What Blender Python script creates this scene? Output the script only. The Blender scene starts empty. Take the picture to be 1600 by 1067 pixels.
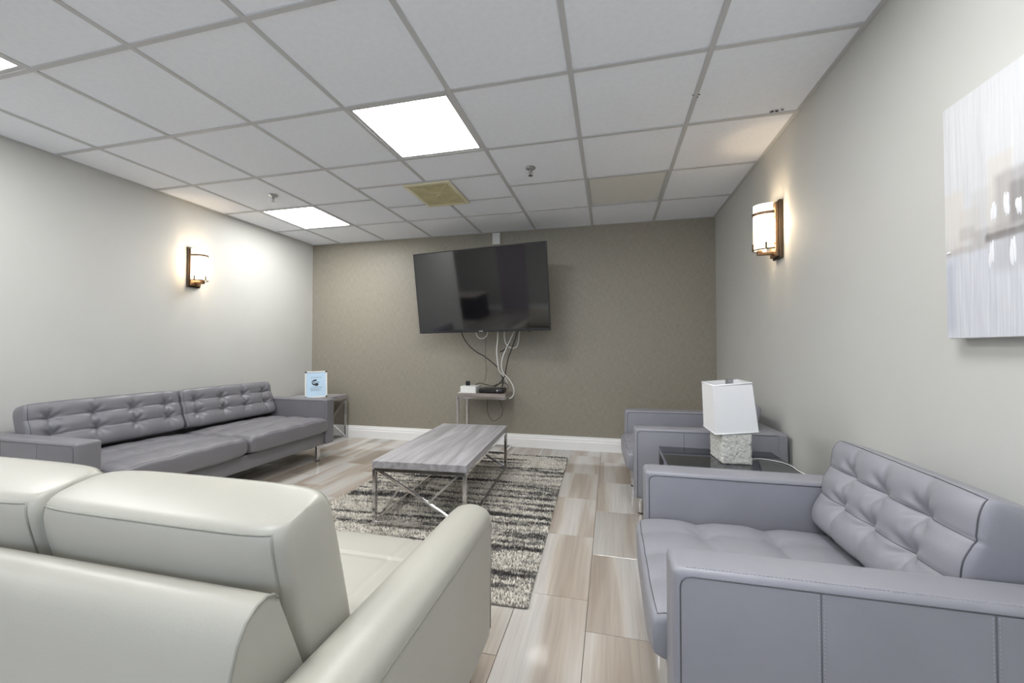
import bpy, bmesh, math, random
import numpy as np
from mathutils import Vector, Matrix, Euler
random.seed(7); rng = np.random.default_rng(11)
S = bpy.context.scene
col = S.collection
R = math.radians

# ------------------------------------------------------------------ camera, world, exposure
HC = 2.365                      # ceiling height
CAM = Vector((3.2235, -1.2692, HC-1.3044)); FPX = 629.3
YAW, PITCH = 0.239066, 0.0195358
cd = bpy.data.cameras.new('camera'); cam = bpy.data.objects.new('camera', cd); col.objects.link(cam)
cd.sensor_fit = 'HORIZONTAL'; cd.sensor_width = 36.0; cd.lens = 36.0*FPX/1600.0
cd.clip_start = .02; cd.clip_end = 60
cam.location = CAM; cam.rotation_euler = (math.pi/2+PITCH, 0, YAW)
S.camera = cam
W = bpy.data.worlds.new('world'); S.world = W; W.use_nodes = True
W.node_tree.nodes['Background'].inputs[0].default_value = (.68, .80, 1, 1)
W.node_tree.nodes['Background'].inputs[1].default_value = 2.4
S.view_settings.view_transform = 'Standard'; S.view_settings.look = 'None'
S.view_settings.gamma = 1.0; S.view_settings.use_curve_mapping = False
S.view_settings.exposure = 1.0
PANEL_W = 11.5                   # emission of the lit ceiling panels
SCONCE_W = 3.2
_f = Vector((-math.sin(YAW)*math.cos(PITCH), math.cos(YAW)*math.cos(PITCH), math.sin(PITCH)))
_r = Vector((math.cos(YAW), math.sin(YAW), 0)); _u = _r.cross(_f)
def at(px, py, axis, val):      # pixel of the photo -> point on an axis plane of the room
    d = _f + _r*((px-800)/FPX) + _u*((533.5-py)/FPX)
    return CAM + d*((val-CAM[axis])/d[axis])

# ------------------------------------------------------------------ materials
def lin(c):
    c = [x/255 for x in c]
    return tuple((x/12.92 if x <= .04045 else ((x+.055)/1.055)**2.4) for x in c)+(1,)
def newmat(name):
    m = bpy.data.materials.new(name); m.use_nodes = True
    return m, m.node_tree.nodes, m.node_tree.links, m.node_tree.nodes['Principled BSDF']
def mat(name, rgb, rough=.5, metal=0, noise=0, nscale=20, bump=0, bscale=200, spec=.5, coat=0, bdist=.002):
    m, N, L, b = newmat(name)
    b.inputs['Base Color'].default_value = lin(rgb); b.inputs['Roughness'].default_value = rough
    b.inputs['Metallic'].default_value = metal; b.inputs['Specular IOR Level'].default_value = spec
    b.inputs['Coat Weight'].default_value = coat
    tc = N.new('ShaderNodeTexCoord')
    if noise:
        n = N.new('ShaderNodeTexNoise'); n.inputs['Scale'].default_value = nscale; n.inputs['Detail'].default_value = 6
        L.new(tc.outputs['Object'], n.inputs['Vector'])
        r = N.new('ShaderNodeValToRGB'); c = lin(rgb)
        r.color_ramp.elements[0].color = tuple(x*(1-noise) for x in c[:3])+(1,)
        r.color_ramp.elements[1].color = tuple(min(1, x*(1+noise)) for x in c[:3])+(1,)
        r.color_ramp.elements[0].position = .3; r.color_ramp.elements[1].position = .7
        L.new(n.outputs['Fac'], r.inputs['Fac']); L.new(r.outputs['Color'], b.inputs['Base Color'])
    if bump:
        n = N.new('ShaderNodeTexNoise'); n.inputs['Scale'].default_value = bscale; n.inputs['Detail'].default_value = 5
        L.new(tc.outputs['Object'], n.inputs['Vector'])
        bp = N.new('ShaderNodeBump'); bp.inputs['Strength'].default_value = bump; bp.inputs['Distance'].default_value = bdist
        L.new(n.outputs['Fac'], bp.inputs['Height']); L.new(bp.outputs['Normal'], b.inputs['Normal'])
    return m
def emit(name, rgb, strength):
    m, N, L, b = newmat(name)
    b.inputs['Base Color'].default_value = (.8, .8, .8, 1)
    b.inputs['Emission Color'].default_value = rgb+(1,); b.inputs['Emission Strength'].default_value = strength
    return m
M = {}
M['wall'] = mat('wall_paint', (205, 205, 200), .6, noise=.015, nscale=3, bump=.08, bscale=260, spec=.3)
M['trim'] = mat('trim_paint', (250, 250, 249), .35)
M['tile_c'] = mat('ceiling_tile', (243, 247, 254), .9, noise=.02, nscale=40, bump=.25, bscale=420, spec=.1, bdist=.001)
M['tbar'] = mat('ceiling_tbar', (196, 197, 198), .5)
M['chip'] = mat('tile_chip', (46, 46, 48), .9)
M['grout'] = mat('grout', (120, 112, 104), .9)
M['leather'] = mat('grey_leather', (143, 143, 150), .42, noise=.05, nscale=6, bump=.22, bscale=330, bdist=.0012)
M['leather_d'] = mat('dark_grey_leather', (124, 123, 128), .40, noise=.05, nscale=6, bump=.22, bscale=330, bdist=.0012)
M['piping'] = mat('grey_piping', (86, 86, 92), .5)
M['stitch'] = mat('grey_stitch', (176, 176, 184), .6)
M['wleather'] = mat('white_leather', (176, 174, 164), .38, noise=.02, nscale=5, bump=.16, bscale=260, bdist=.0012)
M['wpiping'] = mat('white_piping', (150, 150, 140), .5)
M['chrome'] = mat('chrome', (218, 218, 220), .09, metal=1)
M['brushed'] = mat('brushed_steel', (190, 190, 192), .28, metal=1)
M['bronze'] = mat('bronze', (128, 104, 82), .38, metal=.85)
M['bronze_d'] = mat('bronze_dark', (84, 72, 60), .42, metal=.8)
M['legwood'] = mat('leg_wood', (112, 62, 30), .4, noise=.2, nscale=30)
M['black'] = mat('black_plastic', (20, 20, 22), .35)
M['dark'] = mat('dark_plastic', (44, 44, 48), .4)
M['white_pl'] = mat('white_plastic', (232, 232, 228), .4)
M['cable_w'] = mat('white_cable', (226, 226, 222), .45)
M['cable_b'] = mat('black_cable', (28, 28, 28), .5)
M['cable_g'] = mat('grey_cable', (84, 84, 78), .5)
M['bezel'] = mat('tv_bezel', (62, 62, 66), .3, metal=.5)
M['shade'] = mat('lamp_shade_fabric', (240, 240, 240), .8, bump=.1, bscale=600)
M['stone'] = mat('rough_stone', (214, 213, 206), .9, noise=.1, nscale=40, bump=.9, bscale=70, bdist=.012)
M['rugbase'] = mat('rug_backing', (120, 116, 110), .95)
M['vent'] = mat('vent_cream', (224, 218, 188), .5)
M['vent_in'] = mat('vent_grille', (206, 198, 158), .55, noise=.14, nscale=9)
M['panel_off'] = mat('unlit_diffuser', (228, 228, 222), .35)
M['paper'] = mat('sign_paper', (186, 212, 232), .5)
M['ink'] = mat('sign_ink', (40, 44, 54), .6)
M['alu'] = mat('aluminium_frame', (214, 214, 210), .35, metal=.4)
M['canvas'] = mat('canvas_side', (232, 232, 234), .8)
M['panel'] = emit('panel_light', (.985, .985, .985), PANEL_W)
M['sconce'] = emit('sconce_glass', (1.0, .80, .55), SCONCE_W)
M['sconce_top'] = emit('sconce_glass_top', (1.0, .84, .64), SCONCE_W*.35)
M['counter_top'] = mat('counter_top', (216, 208, 198), .3)
M['counter_front'] = mat('counter_front', (34, 30, 34), .4)
M['door'] = mat('door_paint', (178, 170, 178), .5)

def tv_screen():
    m, N, L, b = newmat('tv_screen')
    b.inputs['Base Color'].default_value = (.006, .006, .008, 1); b.inputs['Roughness'].default_value = .06
    b.inputs['Specular IOR Level'].default_value = 1.0; b.inputs['Coat Weight'].default_value = .8; b.inputs['Coat Roughness'].default_value = .05
    return m
M['screen'] = tv_screen()
def glass_black():
    m, N, L, b = newmat('smoked_glass')
    b.inputs['Base Color'].default_value = (.012, .016, .022, 1); b.inputs['Roughness'].default_value = .04
    b.inputs['Specular IOR Level'].default_value = .8
    return m
M['glass'] = glass_black()

def pane():
    m, N, L, b = newmat('added_window_glass')
    tr = N.new('ShaderNodeBsdfTransparent'); gl = N.new('ShaderNodeBsdfGlossy'); gl.inputs['Roughness'].default_value = .02
    mx = N.new('ShaderNodeMixShader'); mx.inputs[0].default_value = .08
    L.new(tr.outputs[0], mx.inputs[1]); L.new(gl.outputs[0], mx.inputs[2]); L.new(mx.outputs[0], N['Material Output'].inputs['Surface'])
    return m
M['pane'] = pane()
def wallpaper():
    m, N, L, b = newmat('woven_wallpaper')
    tc = N.new('ShaderNodeTexCoord'); 
    def n(scale, sc):
        mp = N.new('ShaderNodeMapping'); mp.inputs['Scale'].default_value = sc
        t = N.new('ShaderNodeTexNoise'); t.inputs['Scale'].default_value = scale; t.inputs['Detail'].default_value = 3
        L.new(tc.outputs['Object'], mp.inputs['Vector']); L.new(mp.outputs['Vector'], t.inputs['Vector']); return t
    a = n(1, (420, 1, 16)); c = n(1, (22, 1, 460))
    mx = N.new('ShaderNodeMath'); mx.operation = 'ADD'
    L.new(a.outputs['Fac'], mx.inputs[0]); L.new(c.outputs['Fac'], mx.inputs[1])
    r = N.new('ShaderNodeValToRGB'); mr = N.new('ShaderNodeMath'); mr.operation = 'MULTIPLY'; mr.inputs[1].default_value = .5
    L.new(mx.outputs[0], mr.inputs[0]); L.new(mr.outputs[0], r.inputs['Fac'])
    r.color_ramp.elements[0].position = .36; r.color_ramp.elements[1].position = .64
    r.color_ramp.elements[0].color = lin((138, 132, 119)); r.color_ramp.elements[1].color = lin((168, 162, 148))
    L.new(r.outputs['Color'], b.inputs['Base Color']); b.inputs['Roughness'].default_value = .5
    bp = N.new('ShaderNodeBump'); bp.inputs['Strength'].default_value = .35; bp.inputs['Distance'].default_value = .002
    L.new(mr.outputs[0], bp.inputs['Height']); L.new(bp.outputs['Normal'], b.inputs['Normal'])
    return m
M['wallpaper'] = wallpaper()

def floor_tile():
    m, N, L, b = newmat('porcelain_tile')
    tc = N.new('ShaderNodeTexCoord'); oi = N.new('ShaderNodeObjectInfo')
    ofs = N.new('ShaderNodeVectorMath'); ofs.operation = 'MULTIPLY_ADD'
    cmb = N.new('ShaderNodeCombineXYZ')
    for k in range(3): L.new(oi.outputs['Random'], cmb.inputs[k])
    L.new(cmb.outputs[0], ofs.inputs[0]); ofs.inputs[1].default_value = (37, 53, 11); L.new(tc.outputs['Object'], ofs.inputs[2])
    def noise(sc, scale=1, det=4, dist=0):
        mp = N.new('ShaderNodeMapping'); mp.inputs['Scale'].default_value = sc
        t = N.new('ShaderNodeTexNoise'); t.inputs['Scale'].default_value = scale; t.inputs['Detail'].default_value = det
        t.inputs['Distortion'].default_value = dist
        L.new(ofs.outputs[0], mp.inputs['Vector']); L.new(mp.outputs['Vector'], t.inputs['Vector']); return t
    def ramp(src, stops):
        r = N.new('ShaderNodeValToRGB'); L.new(src, r.inputs['Fac'])
        while len(r.color_ramp.elements) < len(stops): r.color_ramp.elements.new(.5)
        for e, (p, c) in zip(r.color_ramp.elements, stops): e.position = p; e.color = c
        return r
    wide = noise((5.5, .45, 1), 1, 1.5, .15)      # broad strips along the tile
    base = ramp(wide.outputs['Fac'], [(.36, lin((204, 201, 196))), (.47, lin((198, 192, 184))), (.50, lin((188, 178, 166))), (.64, lin((170, 158, 145)))])
    fine = noise((60, 2.2, 1), 1, 5, .6)
    fr = ramp(fine.outputs['Fac'], [(.3, (.89, .885, .88, 1)), (.62, (1.04, 1.04, 1.04, 1))])
    mul = N.new('ShaderNodeMix'); mul.data_type = 'RGBA'; mul.blend_type = 'MULTIPLY'; mul.inputs[0].default_value = 1
    L.new(base.outputs['Color'], mul.inputs[6]); L.new(fr.outputs['Color'], mul.inputs[7])
    hv = N.new('ShaderNodeHueSaturation'); L.new(mul.outputs[2], hv.inputs['Color'])
    mr = N.new('ShaderNodeMapRange'); mr.inputs[3].default_value = .86; mr.inputs[4].default_value = 1.1
    L.new(oi.outputs['Random'], mr.inputs[0]); L.new(mr.outputs[0], hv.inputs['Value'])
    L.new(hv.outputs['Color'], b.inputs['Base Color'])
    b.inputs['Roughness'].default_value = .08; b.inputs['Specular IOR Level'].default_value = .8
    return m
M['floor'] = floor_tile()

def wood(name, c0, c1, axis_scale):
    m, N, L, b = newmat(name)
    tc = N.new('ShaderNodeTexCoord'); mp = N.new('ShaderNodeMapping'); mp.inputs['Scale'].default_value = axis_scale
    t = N.new('ShaderNodeTexNoise'); t.inputs['Scale'].default_value = 1; t.inputs['Detail'].default_value = 7; t.inputs['Distortion'].default_value = .5
    L.new(tc.outputs['Object'], mp.inputs['Vector']); L.new(mp.outputs['Vector'], t.inputs['Vector'])
    r = N.new('ShaderNodeValToRGB'); r.color_ramp.elements[0].position = .33; r.color_ramp.elements[1].position = .66
    r.color_ramp.elements[0].color = lin(c0); r.color_ramp.elements[1].color = lin(c1)
    L.new(t.outputs['Fac'], r.inputs['Fac']); L.new(r.outputs['Color'], b.inputs['Base Color'])
    b.inputs['Roughness'].default_value = .4
    return m
M['greywood'] = wood('grey_wood', (142, 139, 141), (182, 180, 183), (26, 1.6, 26))
M['brownwood'] = wood('greybrown_wood', (128, 116, 110), (164, 154, 148), (2, 24, 24))

def rug_pile():
    m, N, L, b = newmat('rug_pile')
    tc = N.new('ShaderNodeTexCoord')
    def noise(sc, det=3, dist=0):
        mp = N.new('ShaderNodeMapping'); mp.inputs['Scale'].default_value = sc
        t = N.new('ShaderNodeTexNoise'); t.inputs['Scale'].default_value = 1; t.inputs['Detail'].default_value = det; t.inputs['Distortion'].default_value = dist
        L.new(tc.outputs['Object'], mp.inputs['Vector']); L.new(mp.outputs['Vector'], t.inputs['Vector']); return t
    a = noise((.9, 17, .01), 4, .25); c = noise((11, 48, .01), 4); e = noise((170, 170, 2), 2)
    s1 = N.new('ShaderNodeMath'); s1.operation = 'MULTIPLY_ADD'; s1.inputs[1].default_value = .66
    L.new(a.outputs['Fac'], s1.inputs[0])
    s2 = N.new('ShaderNodeMath'); s2.operation = 'MULTIPLY'; s2.inputs[1].default_value = .28; L.new(c.outputs['Fac'], s2.inputs[0]); L.new(s2.outputs[0], s1.inputs[2])
    s3 = N.new('ShaderNodeMath'); s3.operation = 'MULTIPLY_ADD'; s3.inputs[1].default_value = .2
    L.new(e.outputs['Fac'], s3.inputs[0]); L.new(s1.outputs[0], s3.inputs[2])
    r = N.new('ShaderNodeValToRGB'); L.new(s3.outputs[0], r.inputs['Fac'])
    r.color_ramp.elements[0].position = .515; r.color_ramp.elements[0].color = lin((88, 86, 86))
    r.color_ramp.elements[1].position = .575; r.color_ramp.elements[1].color = lin((246, 241, 231))
    L.new(r.outputs['Color'], b.inputs['Base Color']); b.inputs['Roughness'].default_value = .95; b.inputs['Specular IOR Level'].default_value = .1
    return m
M['pile'] = rug_pile()

def painting_mat():
    # object coords: x along the canvas from its far edge (m), y up from the bottom edge (m)
    m, N, L, b = newmat('cityscape_paint')
    tc = N.new('ShaderNodeTexCoord'); sx = N.new('ShaderNodeSeparateXYZ'); L.new(tc.outputs['Object'], sx.inputs[0])
    def mth(op, *a):
        n = N.new('ShaderNodeMath'); n.operation = op
        for i, v in enumerate(a):
            if isinstance(v, (int, float)): n.inputs[i].default_value = v
            else: L.new(v, n.inputs[i])
        return n.outputs[0]
    def noise(sc, det=4, dist=0):
        mp = N.new('ShaderNodeMapping'); mp.inputs['Scale'].default_value = sc
        t = N.new('ShaderNodeTexNoise'); t.inputs['Scale'].default_value = 1; t.inputs['Detail'].default_value = det; t.inputs['Distortion'].default_value = dist
        L.new(tc.outputs['Object'], mp.inputs['Vector']); L.new(mp.outputs['Vector'], t.inputs['Vector']); return t.outputs['Fac']
    wob = noise((30, 30, 1)); streak = noise((60, 3, 1), 5); streak2 = noise((140, 5, 1), 4)
    x = mth('ADD', sx.outputs[0], mth('MULTIPLY', mth('SUBTRACT', wob, .5), .012))
    y = mth('ADD', sx.outputs[1], mth('MULTIPLY', mth('SUBTRACT', wob, .5), .012))
    def soft(v, e, w): # smooth step v>e
        mr = N.new('ShaderNodeMapRange'); mr.interpolation_type = 'SMOOTHSTEP'
        mr.inputs[1].default_value = e-w; mr.inputs[2].default_value = e+w; L.new(v, mr.inputs[0]); return mr.outputs[0]
    def rect(x0, x1, y0, y1, w=.004):
        return mth('MULTIPLY', mth('MULTIPLY', soft(x, x0, w), mth('SUBTRACT', 1, soft(x, x1, w))), mth('MULTIPLY', soft(y, y0, w), mth('SUBTRACT', 1, soft(y, y1, w))))
    def mixc(fac, A, B):
        n = N.new('ShaderNodeMix'); n.data_type = 'RGBA'
        L.new(fac, n.inputs[0])
        for i, v in ((6, A), (7, B)):
            if isinstance(v, tuple): n.inputs[i].default_value = v
            else: L.new(v, n.inputs[i])
        return n.outputs[2]
    sky = mixc(streak, lin((198, 199, 202)), lin((234, 235, 236)))
    water = mixc(streak2, lin((176, 179, 188)), lin((232, 234, 238)))
    c = mixc(soft(y, .29, .02), water, sky)
    for (x0, x1, y0, y1, rgb, al, w) in [(0, .065, .25, .42, (216, 209, 198), .55, .012), (.05, .12, .26, .36, (208, 202, 194), .5, .012), (.09, .16, .26, .40, (200, 198, 196), .45, .012),
        (.14, .21, .27, .47, (220, 213, 202), .5, .010), (.16, .30, .25, .42, (168, 165, 163), .6, .012), (.20, .30, .28, .385, (138, 134, 132), .6, .010), (.28, .44, .26, .48, (206, 199, 190), .5, .012), (.36, .52, .26, .42, (142, 138, 137), .6, .012),
        (.50, .70, .26, .45, (202, 195, 187), .5, .012), (.62, .80, .26, .37, (158, 154, 154), .55, .012), (.78, 1.0, .26, .41, (212, 206, 198), .5, .012),
        (.05, .10, .275, .31, (182, 178, 176), .5, .008), (.09, .20, .255, .29, (176, 171, 169), .55, .010), (.13, .60, .252, .272, (112, 106, 102), .75, .006), (0, .14, .238, .258, (176, 166, 158), .5, .008), (.15, .40, .17, .255, (180, 178, 182), .55, .02), (.0, .03, .02, .22, (150, 158, 176), .4, .02)]:
        c = mixc(mth('MULTIPLY', rect(x0, x1, y0, y1, w), mth('MULTIPLY', mth('ADD', streak, .5), al)), c, lin(rgb))
    L.new(c, b.inputs['Base Color']); b.inputs['Roughness'].default_value = .55
    bp = N.new('ShaderNodeBump'); bp.inputs['Strength'].default_value = .4; bp.inputs['Distance'].default_value = .003
    L.new(streak2, bp.inputs['Height']); L.new(bp.outputs['Normal'], b.inputs['Normal'])
    return m
M['painting'] = painting_mat()

# ------------------------------------------------------------------ mesh helpers
def link(name, me, m=None, parent=None, smooth=False):
    o = bpy.data.objects.new(name, me); col.objects.link(o)
    if m is not None: me.materials.append(M[m] if isinstance(m, str) else m)
    if smooth: me.polygons.foreach_set('use_smooth', [True]*len(me.polygons))
    if parent: o.parent = parent
    return o
def raw(name, V, F, m, parent=None, smooth=False):
    me = bpy.data.meshes.new(name); me.from_pydata([tuple(v) for v in V], [], F); me.update()
    return link(name, me, m, parent, smooth)
def from_bm(name, bm, m, parent=None, smooth=False):
    me = bpy.data.meshes.new(name); bmesh.ops.recalc_face_normals(bm, faces=bm.faces); bm.to_mesh(me); bm.free()
    return link(name, me, m, parent, smooth)
def smooth_by_angle(o, deg=40):
    me = o.data
    bm = bmesh.new(); bm.from_mesh(me)
    for f in bm.faces: f.smooth = True
    for e in bm.edges: e.smooth = len(e.link_faces) != 2 or e.calc_face_angle(0) < R(deg)
    bm.to_mesh(me); bm.free()
def add_box(bm, lo, hi, bev=0, seg=2, mtx=None):
    r = bmesh.ops.create_cube(bm, size=1); vs = r['verts']
    c = [(lo[i]+hi[i])/2 for i in range(3)]; s = [hi[i]-lo[i] for i in range(3)]
    for v in vs: v.co = Vector((c[0]+v.co.x*s[0], c[1]+v.co.y*s[1], c[2]+v.co.z*s[2]))
    if mtx is not None:
        for v in vs: v.co = mtx @ v.co
    if bev:
        es = list({e for v in vs for e in v.link_edges})
        bmesh.ops.bevel(bm, geom=es, offset=bev, segments=seg, profile=.5, affect='EDGES')
def box(name, lo, hi, m, parent=None, bev=0, seg=2, mtx=None):
    bm = bmesh.new(); add_box(bm, lo, hi, bev, seg, mtx)
    o = from_bm(name, bm, m, parent)
    if bev: smooth_by_angle(o, 35)
    return o
def bars(name, segs, th, m, parent=None, bev=.001):
    """square-section bars between points, one mesh = one part"""
    bm = bmesh.new()
    for a, b in segs:
        a = Vector(a); b = Vector(b); d = b-a; ln = d.length
        q = d.to_track_quat('Z', 'Y' if abs(d.normalized().y) < .9 else 'X')
        add_box(bm, (-th/2, -th/2, 0), (th/2, th/2, ln), bev, 1, Matrix.Translation(a) @ q.to_matrix().to_4x4())
    return from_bm(name, bm, m, parent)
def tube_geo(P, r, n=8, closed=False):
    P = [Vector(p) for p in P]; k = len(P); V = []; F = []
    up = Vector((0, 0, 1)); prev = None
    for i, p in enumerate(P):
        t = (P[(i+1) % k]-P[i-1]) if closed else (P[min(i+1, k-1)]-P[max(i-1, 0)])
        if t.length < 1e-9: t = Vector((0, 0, 1))
        t.normalize()
        if prev is None:
            a = t.cross(up) if abs(t.z) < .9 else t.cross(Vector((1, 0, 0)))
        else:
            a = prev - t*prev.dot(t)
        a.normalize(); prev = a; b = t.cross(a)
        rr = r[i] if isinstance(r, (list, tuple)) else r
        for j in range(n):
            an = 2*math.pi*j/n; V.append(p + a*(rr*math.cos(an)) + b*(rr*math.sin(an)))
    for i in range(k if closed else k-1):
        for j in range(n):
            F.append((i*n+j, i*n+(j+1) % n, ((i+1) % k)*n+(j+1) % n, ((i+1) % k)*n+j))
    if not closed:
        F.append(tuple(range(n))[::-1]); F.append(tuple((k-1)*n+j for j in range(n)))
    return V, F
def tube(name, P, r, m, parent=None, n=8, closed=False):
    V, F = tube_geo(P, r, n, closed); return raw(name, V, F, m, parent, True)
def spline(P, k=6):
    P = [Vector(p) for p in P]; out = []
    for i in range(len(P)-1):
        p0 = P[max(i-1, 0)]; p1 = P[i]; p2 = P[i+1]; p3 = P[min(i+2, len(P)-1)]
        for s in range(k):
            t = s/k
            out.append(.5*((2*p1)+(p2-p0)*t+(2*p0-5*p1+4*p2-p3)*t*t+(3*p1-p0-3*p2+p3)*t**3))
    return out+[P[-1]]
def lathe(name, prof, m, parent=None, n=24, mtx=None):
    V = []; F = []
    for r, z in prof:
        for j in range(n):
            a = 2*math.pi*j/n; V.append(Vector((r*math.cos(a), r*math.sin(a), z)))
    k = len(prof)
    for i in range(k-1):
        for j in range(n): F.append((i*n+j, i*n+(j+1) % n, (i+1)*n+(j+1) % n, (i+1)*n+j))
    F.append(tuple(range(n))[::-1]); F.append(tuple((k-1)*n+j for j in range(n)))
    if mtx is not None: V = [mtx @ v for v in V]
    o = raw(name, V, F, m, parent); smooth_by_angle(o, 35); return o
def extrude(name, prof, axis, a0, a1, m, parent=None, smooth=35):
    """closed 2D profile (list of pairs in the two other axes, cyclic order) pulled along axis"""
    V = []; n = len(prof)
    for a in (a0, a1):
        for p, q in prof:
            V.append({0: (a, p, q), 1: (p, a, q), 2: (p, q, a)}[axis])
    F = [(i, (i+1) % n, n+(i+1) % n, n+i) for i in range(n)] + [tuple(range(n))[::-1], tuple(range(n, 2*n))]
    bm = bmesh.new(); vs = [bm.verts.new(v) for v in V]
    for f in F: bm.faces.new([vs[i] for i in f])
    o = from_bm(name, bm, m, parent)
    if smooth: smooth_by_angle(o, smooth)
    return o
def thing(name, label, cat, loc=(0, 0, 0), rz=0, group=None):
    o = bpy.data.objects.new(name, None); col.objects.link(o); o.empty_display_size = .1
    o.location = loc; o.rotation_euler = (0, 0, rz)
    tag(o, label, cat, group); return o
def tag(o, label, cat, group=None):
    o['label'] = label; o['category'] = cat
    if group: o['group'] = group
    return o
def struct(o, label=None, cat=None):
    o['kind'] = 'structure'
    if label: o['label'] = label
    if cat: o['category'] = cat
    return o

# ------------------------------------------------------------------ the room shell
XL, XR, YB, YF = -.40, 4.235, 3.035, -4.1
XE, YE = -3.2, -.45            # the room widens to the left behind the camera
fl = struct(box('floor', (XE-.1, YF-.1, -.06), (XR+.1, YB+.1, -.006), 'grout'), 'glossy grey-brown wood-look porcelain tile floor', 'floor')
wb = struct(box('wall_back', (XL-.1, YB, 0), (XR+.1, YB+.1, HC+.1), 'wallpaper'), 'dark taupe woven wallpaper wall behind the television', 'wall')
wl = struct(box('wall_left', (XL-.1, YE, 0), (XL, YB, HC+.1), 'wall'), 'pale painted wall behind the long grey sofa', 'wall')
wr = struct(box('wall_right', (XR, YF, 0), (XR+.1, YB, HC+.1), 'wall'), 'pale painted wall with the canvas painting', 'wall')
we = struct(box('wall_return', (XE, YE, 0), (XL-.1, YE+.1, HC+.1), 'wall'), 'pale painted return wall at the end of the left wall', 'wall')
wx = struct(box('wall_side', (XE-.1, YF, 0), (XE, YE+.1, HC+.1), 'wall'), 'pale painted far side wall beyond the counter', 'wall')
WX0, WX1, WZ0, WZ1 = 1.3, 3.9, .85, 2.15          # unseen window added in the wall behind the camera for cool daylight fill
bm = bmesh.new()
for lo, hi in (((XE-.1, YF-.1, 0), (WX0, YF, HC+.1)), ((WX1, YF-.1, 0), (XR+.1, YF, HC+.1)), ((WX0, YF-.1, 0), (WX1, YF, WZ0)), ((WX0, YF-.1, WZ1), (WX1, YF, HC+.1))): add_box(bm, lo, hi)
wf = struct(from_bm('wall_front', bm, 'wall'), 'pale painted wall facing the television', 'wall')
wn = struct(box('added_window_1', (WX0, YF-.06, WZ0), (WX1, YF-.055, WZ1), 'pane'), 'added unseen window for cool daylight fill in the wall facing the television', 'window')
for a, b in ((WX0, WX0+.05), ((WX0+WX1)/2-.03, (WX0+WX1)/2+.03), (WX1-.05, WX1)): box('added_window_frame', (a, YF-.08, WZ0), (b, YF-.03, WZ1), 'trim', wn)
for a, b in ((WZ0, WZ0+.05), (WZ1-.05, WZ1)): box('added_window_frame', (WX0+.05, YF-.08, a), (WX1-.05, YF-.03, b), 'trim', wn)
box('added_window_sill', (WX0-.04, YF-.03, WZ0-.03), (WX1+.04, YF+.06, WZ0), 'trim', wn, .004, 1)
def baseboard(name, a, b, nrm, label):
    a = Vector(a); b = Vector(b); nrm = Vector(nrm)
    prof = [(0, 0), (.017, 0), (.017, .088), (.013, .096), (.013, .112), (.008, .124), (.006, .140), (0, .142)]
    V = [p + nrm*u + Vector((0, 0, z)) for p in (a, b) for u, z in prof]; n = len(prof)
    bm = bmesh.new(); vs = [bm.verts.new(v) for v in V]
    for i in range(n): bm.faces.new([vs[j] for j in (i, (i+1) % n, n+(i+1) % n, n+i)])
    bm.faces.new(vs[:n]); bm.faces.new(vs[n:])
    return struct(from_bm(name, bm, 'trim'), label, 'baseboard')
baseboard('baseboard_back', (XL, YB, 0), (XR, YB, 0), (0, -1, 0), 'white moulded baseboard under the dark wallpaper')
baseboard('baseboard_left', (XL, YE, 0), (XL, YB-.018, 0), (1, 0, 0), 'white moulded baseboard behind the long grey sofa')
baseboard('baseboard_right', (XR, YF+.018, 0), (XR, YB-.018, 0), (-1, 0, 0), 'white moulded baseboard behind the grey armchairs')
baseboard('baseboard_front', (XE, YF, 0), (XR, YF, 0), (0, 1, 0), 'white moulded baseboard on the wall facing the television')

# floor tiles: 0.2925 x 0.585, third-staggered columns running to the back wall
TW, TL = .2925, .585
x0 = 3.128 - TW*21.0
tile_cache = {}
def floor_piece(x_lo, x_hi, y_lo, y_hi):
    w, l = round(x_hi-x_lo, 4), round(y_hi-y_lo, 4)
    if w < .02 or l < .02: return
    if (w, l) not in tile_cache:
        bm = bmesh.new(); add_box(bm, (-w/2+.0011, -l/2+.0011, -.008), (w/2-.0011, l/2-.0011, 0), .0008, 1)
        me = bpy.data.meshes.new('floor_tile'); bm.to_mesh(me); bm.free(); me.materials.append(M['floor']); tile_cache[(w, l)] = me
    o = bpy.data.objects.new('floor_tile', tile_cache[(w, l)]); col.objects.link(o); o.parent = fl
    o.location = ((x_lo+x_hi)/2, (y_lo+y_hi)/2, 0)
k = 0
while True:
    xa = x0 + k*TW; xb = xa + TW
    if xa >= XR: break
    k += 1
    lo = max(xa, XE if xa < XL else XE); hi = min(xb, XR)
    if hi <= XE: continue
    sft = (.095 if (21-k) % 2 else .48) + (.0 if (21-k) % 4 < 2 else .195)
    y = sft - TL*9
    while y < YB:
        ya, yb = max(y, YF), min(y+TL, YB)
        if yb > ya:
            if hi <= XL+.001 : yb2 = min(yb, YE)
            else: yb2 = yb
            if yb2-ya > .02: floor_piece(lo, hi, ya, yb2)
        y += TL

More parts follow.
